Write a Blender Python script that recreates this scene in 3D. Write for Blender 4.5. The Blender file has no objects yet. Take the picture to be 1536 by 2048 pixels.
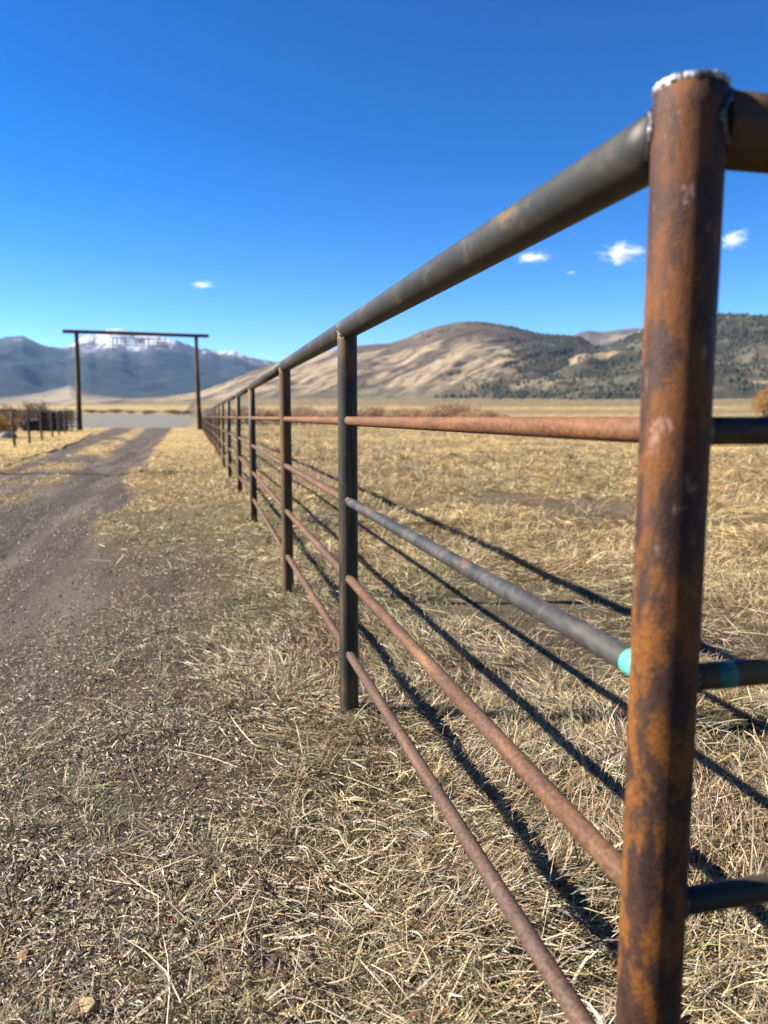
import bpy, math, random
import numpy as np
from mathutils import Vector, Matrix
random.seed(7)
RNG = np.random.default_rng(11)
sc = bpy.context.scene
COL = sc.collection
R = math.radians

# ------------------------------------------------------------------ camera
F_PX, TH, PS, CH = 1540.0, R(7.07), R(13.45), 1.18
cam_d = bpy.data.cameras.new('camera')
cam = bpy.data.objects.new('camera', cam_d); COL.objects.link(cam)
cam.location = (0, 0, CH); cam.rotation_euler = (R(90) - TH, 0, -PS)
cam_d.sensor_fit = 'HORIZONTAL'; cam_d.sensor_width = 36.0
cam_d.lens = 36.0 * F_PX / 1536.0
cam_d.clip_start = 0.02; cam_d.clip_end = 80000
cam_d.dof.use_dof = True; cam_d.dof.focus_distance = 2.05; cam_d.dof.aperture_fstop = 4.3
sc.camera = cam

def ray(u, v):
    a = (u - 768) / F_PX; b = (1024 - v) / F_PX
    h = math.cos(TH) + b * math.sin(TH); z = -math.sin(TH) + b * math.cos(TH)
    return (a * math.cos(PS) + h * math.sin(PS), -a * math.sin(PS) + h * math.cos(PS), z)
def on_ground(u, v, z0=0.0):
    r = ray(u, v); t = (z0 - CH) / r[2]; return r[0] * t, r[1] * t
def at_y(u, v, y):
    r = ray(u, v); t = y / r[1]; return Vector((r[0] * t, y, CH + r[2] * t))

# ------------------------------------------------------------------ render / light
sc.render.engine = 'CYCLES'
sc.view_settings.view_transform = 'Standard'; sc.view_settings.look = 'None'
sc.view_settings.exposure = 1.95; sc.view_settings.gamma = 1.0
cy = sc.cycles
cy.max_bounces = 6; cy.diffuse_bounces = 2; cy.glossy_bounces = 2; cy.transmission_bounces = 3
cy.volume_bounces = 1; cy.transparent_max_bounces = 8; cy.sample_clamp_indirect = 6
try:
    cy.use_denoising = True; cy.denoiser = 'OPENIMAGEDENOISE'; cy.denoising_prefilter = 'NONE'
except Exception: pass
SUN = Vector((-1.30, 0.418, 1.0)).normalized()
w = bpy.data.worlds.new('World'); sc.world = w; w.use_nodes = True
nt = w.node_tree; nt.nodes.clear()
sky = nt.nodes.new('ShaderNodeTexSky'); sky.sky_type = 'NISHITA'; sky.sun_disc = False
sky.sun_elevation = math.asin(SUN.z); sky.sun_rotation = math.atan2(SUN.x, SUN.y)
sky.altitude = 1500; sky.air_density = 1.0; sky.dust_density = 0.25; sky.ozone_density = 3.0
hsv = nt.nodes.new('ShaderNodeHueSaturation'); hsv.inputs['Hue'].default_value = .505; hsv.inputs['Saturation'].default_value = 1.24; hsv.inputs['Value'].default_value = .176; gm = nt.nodes.new('ShaderNodeGamma'); gm.inputs[1].default_value = 1.42
bg = nt.nodes.new('ShaderNodeBackground'); bg.inputs[1].default_value = 0.14
wo = nt.nodes.new('ShaderNodeOutputWorld')
nt.links.new(sky.outputs[0], gm.inputs[0]); nt.links.new(gm.outputs[0], hsv.inputs['Color']); nt.links.new(hsv.outputs[0], bg.inputs[0]); nt.links.new(bg.outputs[0], wo.inputs[0])
sd = bpy.data.lights.new('sun', 'SUN'); sd.energy = 5.0; sd.angle = R(0.53); sd.color = (1.0, 0.93, 0.82)
so = bpy.data.objects.new('sun', sd); COL.objects.link(so)
so.rotation_euler = SUN.to_track_quat('Z', 'Y').to_euler(); so.location = (-20, 5, 20)

# ------------------------------------------------------------------ helpers
def tag(o, label=None, cat=None, group=None, kind=None):
    if label: o['label'] = label
    if cat: o['category'] = cat
    if group: o['group'] = group
    if kind: o['kind'] = kind
    return o
def empty(name, loc, label, cat, group=None):
    o = bpy.data.objects.new(name, None); COL.objects.link(o); o.location = loc
    o.empty_display_size = 0.2
    return tag(o, label, cat, group)
def link(name, me, parent=None):
    o = bpy.data.objects.new(name, me); COL.objects.link(o)
    if parent is not None: o.parent = parent
    return o
def mesh(name, V, Q, mat, parent=None, smooth=True, cols=None, attr='Col'):
    """V (n,3); Q list of index tuples or an (m,k) array"""
    me = bpy.data.meshes.new(name)
    V = np.asarray(V, dtype=np.float32)
    if isinstance(Q, np.ndarray):
        m, k = Q.shape
        me.vertices.add(len(V)); me.vertices.foreach_set('co', V.ravel())
        me.loops.add(m * k); me.loops.foreach_set('vertex_index', Q.astype(np.int32).ravel())
        me.polygons.add(m)
        me.polygons.foreach_set('loop_start', np.arange(0, m * k, k, dtype=np.int32))
        me.polygons.foreach_set('loop_total', np.full(m, k, dtype=np.int32))
        me.update(calc_edges=True)
    else:
        me.from_pydata(V.tolist(), [], [tuple(q) for q in Q]); me.update()
    if smooth: me.polygons.foreach_set('use_smooth', np.ones(len(me.polygons), dtype=bool))
    if cols is not None:
        a = me.color_attributes.new(attr, 'FLOAT_COLOR', 'POINT')
        c = np.ones((len(V), 4), dtype=np.float32); c[:, :cols.shape[1]] = cols
        a.data.foreach_set('color', c.ravel())
    me.materials.append(mat)
    return link(name, me, parent)

def _hash(i, j, s):
    h = (i.astype(np.int64) * 374761393 + j.astype(np.int64) * 668265263 + s * 974634777) & 0xFFFFFFFF
    h = ((h ^ (h >> 13)) * 1274126177) & 0xFFFFFFFF
    h = ((h ^ (h >> 16)) * 2246822519) & 0xFFFFFFFF
    return ((h ^ (h >> 15)) & 0xFFFFFF) / float(0xFFFFFF)
def vn(x, y, s=0):
    x = np.asarray(x, float); y = np.asarray(y, float)
    i = np.floor(x); j = np.floor(y); fx = x - i; fy = y - j
    fx = fx * fx * (3 - 2 * fx); fy = fy * fy * (3 - 2 * fy)
    i = i.astype(np.int64); j = j.astype(np.int64)
    a = _hash(i, j, s); b = _hash(i + 1, j, s); c = _hash(i, j + 1, s); d = _hash(i + 1, j + 1, s)
    return (a + (b - a) * fx + (c - a) * fy + (a - b - c + d) * fx * fy) * 2 - 1
def fbm(x, y, s=0, o=4, g=0.5):
    r = 0; a = 1.0; t = 0
    for k in range(o):
        r = r + a * vn(x * 2 ** k + 17.3 * k, y * 2 ** k - 9.1 * k, s + k); t += a; a *= g
    return r / t * 1.5
def sst(a, b, x):
    t = np.clip((np.asarray(x, float) - a) / (b - a), 0, 1); return t * t * (3 - 2 * t)

# ------------------------------------------------------------------ node material helpers
class M:
    def __init__(s, name):
        s.m = bpy.data.materials.new(name); s.m.use_nodes = True; s.t = s.m.node_tree
        s.b = s.t.nodes['Principled BSDF']; s.o = s.t.nodes['Material Output']
        s.co = s.t.nodes.new('ShaderNodeTexCoord')
    def n(s, ty, **k):
        q = s.t.nodes.new(ty)
        for a, v in k.items(): setattr(q, a, v)
        return q
    def L(s, a, b): s.t.links.new(a, b)
    def coords(s, scale=(1, 1, 1), src='Object', rand=False, rot=(0, 0, 0)):
        mp = s.n('ShaderNodeMapping'); mp.inputs['Scale'].default_value = scale; mp.inputs['Rotation'].default_value = rot
        s.L(s.co.outputs[src], mp.inputs['Vector'])
        if rand:
            oi = s.n('ShaderNodeObjectInfo'); mu = s.n('ShaderNodeMath', operation='MULTIPLY'); mu.inputs[1].default_value = 57.0
            s.L(oi.outputs['Random'], mu.inputs[0]); cb = s.n('ShaderNodeCombineXYZ')
            for i in range(3): s.L(mu.outputs[0], cb.inputs[i])
            s.L(cb.outputs[0], mp.inputs['Location'])
        return mp.outputs[0]
    def noise(s, scale, detail=6, rough=.6, vec=None, dist=0.0):
        q = s.n('ShaderNodeTexNoise'); q.inputs['Scale'].default_value = scale; q.inputs['Detail'].default_value = detail
        q.inputs['Roughness'].default_value = rough; q.inputs['Distortion'].default_value = dist
        if vec is not None: s.L(vec, q.inputs['Vector'])
        return q.outputs['Fac']
    def ramp(s, fac, stops, inter='LINEAR'):
        q = s.n('ShaderNodeValToRGB'); q.color_ramp.interpolation = inter
        el = q.color_ramp.elements
        while len(el) < len(stops): el.new(0.5)
        for e, (p, c) in zip(el, stops):
            e.position = p; e.color = (c[0], c[1], c[2], 1) if not isinstance(c, (int, float)) else (c, c, c, 1)
        s.L(fac, q.inputs[0]); return q.outputs[0]
    def mix(s, fac, a, b, blend='MIX'):
        q = s.n('ShaderNodeMix', data_type='RGBA', blend_type=blend)
        for v, i in ((fac, 0), (a, 6), (b, 7)):
            if isinstance(v, (int, float)): q.inputs[i].default_value = v
            elif isinstance(v, tuple): q.inputs[i].default_value = (*v, 1)
            else: s.L(v, q.inputs[i])
        return q.outputs[2]
    def math(s, op, a, b=0.0, clamp=False):
        q = s.n('ShaderNodeMath', operation=op, use_clamp=clamp)
        for v, i in ((a, 0), (b, 1)):
            if isinstance(v, (int, float)): q.inputs[i].default_value = v
            else: s.L(v, q.inputs[i])
        return q.outputs[0]
    def bump(s, h, strength=.3, dist=.01):
        q = s.n('ShaderNodeBump'); q.inputs['Strength'].default_value = strength; q.inputs['Distance'].default_value = dist
        s.L(h, q.inputs['Height']); s.L(q.outputs[0], s.b.inputs['Normal'])
    def set(s, col=None, rough=None, metal=None, spec=None):
        for v, k in ((col, 'Base Color'), (rough, 'Roughness'), (metal, 'Metallic'), (spec, 'Specular IOR Level')):
            if v is None: continue
            if isinstance(v, (int, float)): s.b.inputs[k].default_value = v
            elif isinstance(v, tuple): s.b.inputs[k].default_value = (*v, 1)
            else: s.L(v, s.b.inputs[k])
        return s.m

# pipes: local z runs along the pipe
def mat_rust_post():
    a = M('rusty_post_steel')
    v = a.coords((1, 1, .42), rand=False)
    n1 = a.noise(21, 10, .66, v, .3); n2 = a.noise(150, 6, .75, a.coords())
    col = a.ramp(n1, [(.36, (.035, .019, .014)), (.475, (.070, .033, .020)), (.50, (.15, .058, .014)), (.62, (.235, .084, .013)), (.76, (.16, .068, .02))])
    col = a.mix(.65, col, a.ramp(n2, [(.36, (.3, .26, .24)), (.52, (.95, .95, .95)), (.68, (1.5, 1.4, 1.25))]), 'MULTIPLY')
    # upper half is browner, less orange
    sx = a.n('ShaderNodeSeparateXYZ'); a.L(a.co.outputs['Object'], sx.inputs[0])
    up = a.math('ADD', a.math('MULTIPLY', a.math('SUBTRACT', sx.outputs[2], .95), 1.6), a.math('MULTIPLY', a.math('SUBTRACT', a.noise(7, 4, .5, v), .5), 2.2), True)
    dk = a.ramp(n1, [(.35, (.038, .020, .015)), (.48, (.075, .034, .020)), (.55, (.145, .056, .024)), (.75, (.115, .052, .03))])
    col = a.mix(a.math('MULTIPLY', up, .8), col, dk)
    # pale scale flakes high on the post
    fl = a.ramp(a.noise(34, 4, .6, a.coords((1, 1, .5)), .3), [(.605, 0), (.67, 1)])
    col = a.mix(a.math('MULTIPLY', fl, a.math('MULTIPLY', up, .75)), col, (.50, .31, .25))
    a.bump(a.math('ADD', n1, a.math('MULTIPLY', n2, .7)), .8, .003)
    return a.set(col, a.ramp(n1, [(.4, .5), (.6, .78)]), .0, .18)
def mat_dark_steel(name, rust=.3, tint=(.045, .046, .04), bands=False):
    a = M(name)
    v = a.coords((1, 1, .12), rand=True); vb = a.coords((.8, .8, .7), rand=True)
    streak = a.noise(38, 6, .6, v, .2); blot = a.noise(9, 7, .65, a.coords((1, 1, .35), rand=True), .4)
    band = a.noise(10, 7, .7, vb, .9)
    base = a.ramp(band if bands else streak, [(.32, tuple(x * .55 for x in tint)), (.5, tint), (.6, tuple(x * 1.7 for x in tint)), (.72, (tint[0] * 2.6, tint[1] * 2.3, tint[2] * 1.5))])
    rc = a.ramp(blot, [(.4, (.07, .04, .018)), (.6, (.17, .085, .025)), (.8, (.24, .12, .04))])
    lo = .62 - .22 * rust
    mk = a.ramp(a.math('ADD', a.math('MULTIPLY', blot, .55), a.math('MULTIPLY', streak if not bands else band, .45)), [(lo, 0), (lo + .1, 1)])
    col = a.mix(a.math('MULTIPLY', mk, .75), base, rc)
    a.bump(a.math('ADD', streak, a.math('MULTIPLY', blot, .6)), .25, .0012)
    return a.set(col, a.ramp(mk, [(0, .55), (1, .75)]), a.ramp(mk, [(0, .15), (1, .02)]), .3)
def mat_rust_rail(name, a1, a2, a3):
    a = M(name)
    v = a.coords((1, 1, .2), rand=True)
    n1 = a.noise(26, 8, .65, v, .3); n2 = a.noise(5, 4, .5, a.coords((1, 1, .8), rand=True)); vb = a.noise(14, 5, .6, a.coords((.2, .2, 3), rand=True), .4)
    col = a.ramp(n1, [(.3, a1), (.5, a2), (.7, a3)])
    col = a.mix(a.ramp(n2, [(.35, 0), (.65, .75)]), col, tuple(x * .62 + .02 for x in a2))
    col = a.mix(a.ramp(vb, [(.66, 0), (.74, .35)]), col, (.26, .18, .12))
    sp_ = a.noise(120, 4, .7, a.coords(rand=True)); col = a.mix(.8, col, a.ramp(sp_, [(.35, (.45, .42, .4)), (.6, (1.3, 1.3, 1.3))]), 'MULTIPLY')
    a.bump(a.math('ADD', n1, sp_), .6, .0012)
    return a.set(col, .66, .0, .2)
def mat_paint(name, c, c2):
    a = M(name); n = a.noise(60, 4, .6, a.coords()); a.bump(n, .1, .001)
    return a.set(a.ramp(n, [(.3, c), (.75, c2)]), .55, 0, .4)
def mat_cap():
    a = M('bright_ground_weld'); n = a.noise(55, 3, .6, a.coords())
    a.bump(n, .5, .004)
    return a.set(a.ramp(n, [(.42, (.08, .08, .08)), (.56, (.55, .55, .55))]), .55, .3, .4)
def mat_weld():
    a = M('weld_metal'); n = a.noise(160, 4, .7, a.coords(rand=True))
    a.bump(n, .8, .003)
    return a.set(a.ramp(n, [(.4, (.03, .028, .026)), (.56, (.12, .115, .11)), (.68, (.42, .42, .42))]), .36, .7, .5)
MAT = {}
MAT['post_rust'] = mat_rust_post()
MAT['steel'] = mat_dark_steel('dark_mill_scale_steel', .55, (.030, .028, .020))
MAT['steel2'] = mat_dark_steel('dark_steel_with_rust_streaks', 1.15, (.04, .028, .018))
MAT['toprail'] = mat_dark_steel('weathered_top_rail_steel', .42, (.030, .028, .021), True)
MAT['midrail'] = mat_dark_steel('dark_grey_rail_steel', .28, (.044, .042, .039), True)
MAT['rail'] = mat_rust_rail('rusty_rail_steel', (.055, .028, .016), (.13, .062, .030), (.21, .105, .050))
MAT['rail2'] = mat_rust_rail('orange_rusty_rail_steel', (.085, .036, .015), (.185, .076, .026), (.26, .125, .055))
MAT['rail3'] = mat_rust_rail('dull_brown_rail_steel', (.055, .030, .022), (.11, .060, .040), (.18, .095, .05))
MAT['teal'] = mat_paint('teal_paint', (.06, .42, .30), (.13, .62, .47)); MAT['teal_shade'] = mat_paint('shaded_teal_paint', (.012, .10, .075), (.03, .20, .14))  # second teal: same paint darkened, shade on the side rail put into its colour
MAT['weld'] = mat_weld(); MAT['cap'] = mat_cap()

# ------------------------------------------------------------------ terrain function
XR_Y = [0, 3.0, 3.6, 5.2, 7.7, 12.6, 30, 52, 75, 90]; XR_X = [-1.0, -.82, -.70, -.66, -.89, -1.15, -1.6, -1.97, -2.4, -2.6]
XL_Y = [0, 11, 17.8, 52.7, 90]; XL_X = [-3.9, -3.9, -4.2, -6.5, -8.8]
def zones(x, y):
    """cover (0 bare soil .. 1 grass), road, lot"""
    wob = fbm(x * 1.1, y * .6, 31, 3)
    xr = np.interp(y, XR_Y, XR_X) + wob * .22; xl = np.interp(y, XL_Y, XL_X) + wob * .2
    cxx = np.interp(y, [0, 12, 34, 75], [-2.9, -3.05, -3.75, -5.2]) + fbm(x * .1, y * .4, 5, 3) * .25
    soft = np.interp(y, [0, 3, 8], [.45, .35, .16])
    road = sst(xl - .12, xl + .12, x) * (1 - sst(xr - soft, xr + soft, x))
    strip = 1 - sst(.32, .75, np.abs(x - cxx)); strip = strip * sst(-.35, .25, fbm(x * .9, y * .45, 77, 3) + .25)
    bare = road * (1 - .85 * strip); bare = np.maximum(bare, .72 * sst(.12, .5, fbm(x * .42, y * .62, 71, 4)) * sst(.9, 1.7, x))
    lot = sst(76, 79, y + .2 * x + fbm(x * .1, y * .1, 3, 2) * 1.2) * (1 - sst(330, 360, y)) * (1 - sst(-2.2, .2, x - wob))
    bare = np.clip(np.maximum(bare, lot * 0.98), 0, 1)
    return 1 - bare, bare, lot, road
def far_rise(x, y):
    r = np.hypot(x, y); cap = np.interp(np.degrees(np.arctan2(x, y)), [-9, 4], [860, 1500]); return 1.6e-5 * np.minimum(r, cap) ** 2
def hz(x, y, fine=True):
    x = np.asarray(x, float); y = np.asarray(y, float)
    r = np.hypot(x, y)
    cov, bare, lot, road = zones(x, y)
    z = far_rise(x, y)
    near = 1 - sst(20, 70, r)
    fld = sst(.0, 1.2, x)
    z = z + near * (.016 * fbm(x * .55 + 3, y * .55, 41, 2) * (.4 + fld) + .012 * fbm(x * 2.1, y * 2.1, 42, 2) * (.3 + cov))
    z = z - .028 * road * near * (np.exp(-((x - np.interp(y, [0, 12, 50], [-1.55, -1.75, -2.6])) / .22) ** 2) + np.exp(-((x - np.interp(y, [0, 12, 50], [-3.3, -3.7, -5.2])) / .22) ** 2)) - .02 * road * near - .02 * (1 - cov) * near
    hum = np.clip(fbm(x * 3.6, y * 3.6, 43, 3), -.6, 1)
    z = z + near * cov * hum * (.010 + .026 * fld) + near * cov * fld * sst(3.5, 7, r) * .05 * np.clip(fbm(x * 1.3, y * 1.3, 47, 3) + .1, 0, 1)
    if fine: z = z + (1 - sst(6, 14, r)) * (.0045 * fbm(x * 14, y * 14, 44, 3))
    z = z + sst(60, 200, r) * .35 * fbm(x * .02, y * .02, 45, 3) * (1 - lot) * (1 - sst(-6, -2, -np.abs(x) + 0) * 0)
    return z

# ground sheet -------------------------------------------------------------
az_f = np.linspace(-R(38), R(62), 640); az_c = np.linspace(R(62), R(322), 110)[1:-1]
az = np.concatenate([az_f, az_c]); NA = len(az)
rr = np.concatenate([np.geomspace(.08, .9, 22)[:-1], np.geomspace(.9, 9, 270)[:-1], np.geomspace(9, 32000, 230)])
NR = len(rr)
AA, RR = np.meshgrid(az, rr)
GX = RR * np.sin(AA); GY = RR * np.cos(AA)
GZ = hz(GX, GY)
Vg = np.stack([GX, GY, GZ], -1).reshape(-1, 3)
Vg = np.vstack([Vg, [[0, 0, float(hz(0., 0.))]]])
ii = np.arange(NR - 1)[:, None] * NA; jj = np.arange(NA)[None, :]; jn = (jj + 1) % NA
Qg = np.stack([ii + jj, ii + NA + jj, ii + NA + jn, ii + jn], -1).reshape(-1, 4)
cov, bare, lot, road = zones(GX, GY)
green = np.clip(fbm(GX * .35, GY * .35, 61, 4) * .9 + .15, 0, 1)
bnd = np.interp(np.hypot(GX, GY) * (1 + .10 * fbm(GX * .004, GY * .004, 63, 3)), [60, 110, 330, 420, 620, 700, 860, 950, 1500], [0, .15, .1, .8, .7, .05, .1, .85, .9])
tone = np.clip(fbm(GX * .9, GY * .9, 62, 4) * .6 + .5, 0, 1)
rg0 = np.hypot(GX, GY); cov = cov * (1 - (1 - sst(5, 9, rg0)) * (1 - sst(-.3, .5, GX)) * .75)
gc = np.stack([cov, lot, green, bnd], -1).reshape(-1, 4); gc = np.vstack([gc, gc[:1]])
def mat_ground():
    a = M('ground_soil_and_dry_turf')
    at = a.n('ShaderNodeAttribute', attribute_name='Cover'); sp = a.n('ShaderNodeSeparateColor'); a.L(at.outputs['Color'], sp.inputs[0])
    c, l, g, tn = sp.outputs[0], sp.outputs[1], sp.outputs[2], at.outputs['Alpha']
    O = a.co.outputs['Object']
    n1 = a.noise(90, 5, .7, O); n2 = a.noise(14, 5, .6, O); n3 = a.noise(.9, 6, .6, O); n4 = a.noise(.03, 6, .65, O)
    soil = a.ramp(n1, [(.34, (.012, .008, .006)), (.5, (.062, .044, .032)), (.62, (.135, .102, .076)), (.74, (.30, .24, .185))])
    soil = a.mix(.6, soil, a.ramp(n2, [(.3, (.6, .58, .56)), (.7, (1.35, 1.3, 1.25))]), 'MULTIPLY')
    turf = a.ramp(n1, [(.34, (.018, .011, .006)), (.52, (.085, .055, .025)), (.7, (.22, .155, .07))])
    gold = a.ramp(n3, [(.3, (.22, .15, .06)), (.5, (.46, .31, .11)), (.7, (.54, .37, .135))])
    # far out, where blades thin, turf takes the average straw colour
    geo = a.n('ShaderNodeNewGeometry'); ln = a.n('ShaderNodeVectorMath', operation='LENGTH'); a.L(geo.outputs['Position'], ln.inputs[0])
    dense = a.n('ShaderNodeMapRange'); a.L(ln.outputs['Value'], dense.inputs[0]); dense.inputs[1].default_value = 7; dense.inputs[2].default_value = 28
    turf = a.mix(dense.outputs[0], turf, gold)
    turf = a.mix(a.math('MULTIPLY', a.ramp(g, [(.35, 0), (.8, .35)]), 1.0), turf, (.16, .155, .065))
    turf = a.mix(a.ramp(n4, [(.42, 0), (.62, .7)]), turf, (.19, .155, .085))
    dust = a.ramp(a.noise(1.0, 6, .65, a.coords((2.6, .32, 1))), [(.44, 0), (.62, .5)]); soil = a.mix(dust, soil, a.mix(.5, (.20, .158, .118), a.ramp(n1, [(.3, (.07, .05, .036)), (.7, (.30, .25, .19))])))
    lotc = a.ramp(a.noise(.35, 9, .75, a.coords((.25, 1, 1))), [(.3, (.115, .110, .092)), (.7, (.20, .19, .165))])
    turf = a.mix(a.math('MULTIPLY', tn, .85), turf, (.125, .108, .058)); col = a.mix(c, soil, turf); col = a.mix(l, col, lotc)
    a.bump(a.math('ADD', n1, a.math('MULTIPLY', n2, 1.0)), .9, .012)
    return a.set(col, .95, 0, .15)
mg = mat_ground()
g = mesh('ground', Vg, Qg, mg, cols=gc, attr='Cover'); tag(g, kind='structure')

# ------------------------------------------------------------------ grass blades
def mat_grass(name, transl=.12):
    a = M(name); at = a.n('ShaderNodeAttribute', attribute_name='Col')
    a.set(at.outputs['Color'], .55, 0, .35)
    tr = a.n('ShaderNodeBsdfTranslucent'); a.L(at.outputs['Color'], tr.inputs[0])
    mx = a.n('ShaderNodeMixShader'); mx.inputs[0].default_value = transl
    a.L(a.b.outputs[0], mx.inputs[1]); a.L(tr.outputs[0], mx.inputs[2]); a.L(mx.outputs[0], a.o.inputs[0])
    return a.m
GRASS = mat_grass('dry_grass_blade')
def blades(name, x, y, z, azm, L, wd, el, curv, col, label, cat='grass'):
    n = len(x); ts = [0, 1, 2, 3]; frac = [.35, .35, .30]
    P = np.zeros((n, 4, 3)); P[:, 0, 0] = x; P[:, 0, 1] = y; P[:, 0, 2] = z
    bend = RNG.normal(0, .12, n) + (RNG.random(n) < .15) * RNG.normal(0, .5, n)
    for k in range(3):
        e = el - curv * (k / 2.0); a_ = azm + bend * k
        d = np.stack([np.cos(e) * np.cos(a_), np.cos(e) * np.sin(a_), np.sin(e)], -1)
        P[:, k + 1] = P[:, k] + d * (L * frac[k])[:, None]
    P[:, :, 2] = np.maximum(P[:, :, 2], z[:, None] + np.array([-.004, .001, .001, .0])[None, :])
    roll = RNG.uniform(-1.1, 1.1, n)
    S = np.stack([-np.sin(azm) * np.cos(roll), np.cos(azm) * np.cos(roll), np.sin(roll)], -1)
    prof = np.array([.8, 1., .75, .12])
    off = S[:, None, :] * (wd[:, None] * prof[None, :] * .5)[:, :, None]
    V = np.stack([P - off, P + off], 2).reshape(-1, 3)
    b = np.arange(n)[:, None] * 8; k = np.array([0, 2, 4])[None, :]
    Q = np.stack([b + k, b + k + 1, b + k + 3, b + k + 2], -1).reshape(-1, 4)
    C = np.repeat(col, 8, axis=0)
    o = mesh(name, V, Q, GRASS, cols=C, smooth=False)
    return tag(o, label, cat, kind='stuff')
PAL = np.array([[.66, .55, .35], [.52, .39, .20], [.50, .43, .32], [.42, .28, .12], [.19, .22, .07], [.13, .075, .035], [.24, .095, .04], [.31, .31, .11]]) * .86
def pick(n, wts):
    wts = np.asarray(wts, float); 
    if wts.ndim == 1: idx = RNG.choice(len(PAL), n, p=wts / wts.sum())
    else:
        cw = np.cumsum(wts / wts.sum(1, keepdims=True), 1); idx = (RNG.random(n)[:, None] > cw).sum(1).clip(0, len(PAL) - 1)
    c = PAL[idx] * RNG.uniform(.42, 1.3, (n, 1)) * RNG.uniform(.94, 1.06, (n, 3)); return np.clip(c, 0, .9)
def wedge(n, r0, r1, a0=-21, a1=46, power=0.0):
    r = np.exp(RNG.uniform(math.log(r0), math.log(r1), n)); th = RNG.uniform(R(a0), R(a1), n)
    return r * np.sin(th), r * np.cos(th), r
FENCE_X = .56

def sample_cover(n, r0, r1):
    x, y, r = wedge(n, r0, r1)
    c, b, l, rd = zones(x, y)
    return x, y, r, c, b, l

# 1 long thatch in the field and along the fence
x, y, r, c, b, l = sample_cover(900000, 1.0, 46)
side = sst(-.05, .55, x + .25 * fbm(x * 1.3, y * 1.3, 91, 2)) 
side = np.maximum(side, sst(6, 11, r) * .9)
patch = sst(-.5, .3, fbm(x * 1.1, y * 1.1, 92, 4))
gr = np.clip(fbm(x * .35, y * .35, 61, 4) * .9 + .15, 0, 1)
keep = RNG.random(len(x)) < c * side * (.16 + .84 * patch) * (1 - l) * np.interp(r, [1, 9, 20, 46], [1, .75, .4, .3])
x, y, r, gr = x[keep], y[keep], r[keep], gr[keep]; n = len(x)
flow = fbm(x * .8, y * .8, 93, 3) * 3.6 + .4
azm = flow + RNG.normal(0, .85, n)
sc_r = np.maximum(1, r / 5.0)
L = RNG.gamma(5, .017, n) * np.interp(x, [-.2, .5, 1.2], [.6, .85, 1.15]) * sc_r ** .45
wd = (RNG.gamma(4, .00052, n) + .0005) * np.maximum(1, r / 5.5) ** .9
el = RNG.normal(.08, .32, n) + (RNG.random(n) < .07) * RNG.uniform(.3, .9, n)
curv = RNG.normal(.25, .3, n)
z = hz(x, y) + RNG.random(n) ** 1.6 * .042 * np.clip(c[keep] + 0, 0, 1)
bp_ = sst(.15, .5, fbm(x * 1.6, y * 1.6, 98, 3)) * sst(0, .6, x)
wt = np.stack([3.0 * (1 - .6 * bp_) + 1.5 * (r > 5), np.full(n, 3.0) + (r > 5) * 2.5, 2.2 * (1 - .7 * bp_) * (1 - .6 * (r > 5)), np.full(n, 1.7) + (r > 9) * 1.5, .3 + 2.2 * (gr > .55), (1.8 + 3.5 * bp_) * (1 - .6 * (r > 5)), .5 + 2.2 * bp_, .4 + 2.0 * (gr > .5)], 1)
blades('dry_grass', x, y, z, azm, L, wd, el, curv, np.clip(pick(n, wt) * (1 + sst(4, 9, r)[:, None] * np.array([.42, .30, .02])), 0, .8), 'matted golden dry grass lying in the field and under the fence')

# 2 short litter over the soil on the drive side
x, y, r, c, b, l = sample_cover(820000, 1.0, 26)
left = 1 - sst(.1, .8, x)
patch = sst(-.7, .25, fbm(x * 2.2, y * np.interp(r, [3, 6], [2.2, .7]), 94, 3))
dens = (c * np.interp(x, [-.3, .2], [.72, .95]) + (1 - c) * np.interp(r, [2.2, 4, 7, 12], [.7, .5, .36, .3]) * sst(-.5, .5, fbm(x * 3.5, y * .5, 99, 3))) * left * (.15 + .85 * patch) * (1 - l) * np.interp(r, [1, 6, 12, 26], [1, 1, 1, .7])
keep = RNG.random(len(x)) < dens
x, y, r, c, b = x[keep], y[keep], r[keep], c[keep], b[keep]; n = len(x)
azm = RNG.uniform(0, 2 * math.pi, n)
L = RNG.gamma(2.4, .0062, n) * np.maximum(1, r / 6) ** .5 + .004
wd = (RNG.gamma(4, .00050, n) + .0005) * np.maximum(1, r / 5.5)
el = RNG.normal(.10, .38, n); curv = RNG.normal(.2, .5, n)
z = hz(x, y) + .001 + RNG.random(n) ** 1.5 * .015
gr = (fbm(x * .9, y * .9, 95, 3) > .35) * 1.0
wt = np.stack([np.full(n, 2.2), np.full(n, .7), np.full(n, 4.6), np.full(n, .6), .2 + 1.1 * gr, np.full(n, 3.0), np.full(n, .5), .4 + 1.6 * gr], 1)
blades('straw_litter', x, y, z, azm, L, wd, el, curv, pick(n, wt) * np.array([.98, .94, .92]), 'short pale straw scraps strewn over the soil beside the drive', 'straw')

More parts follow.
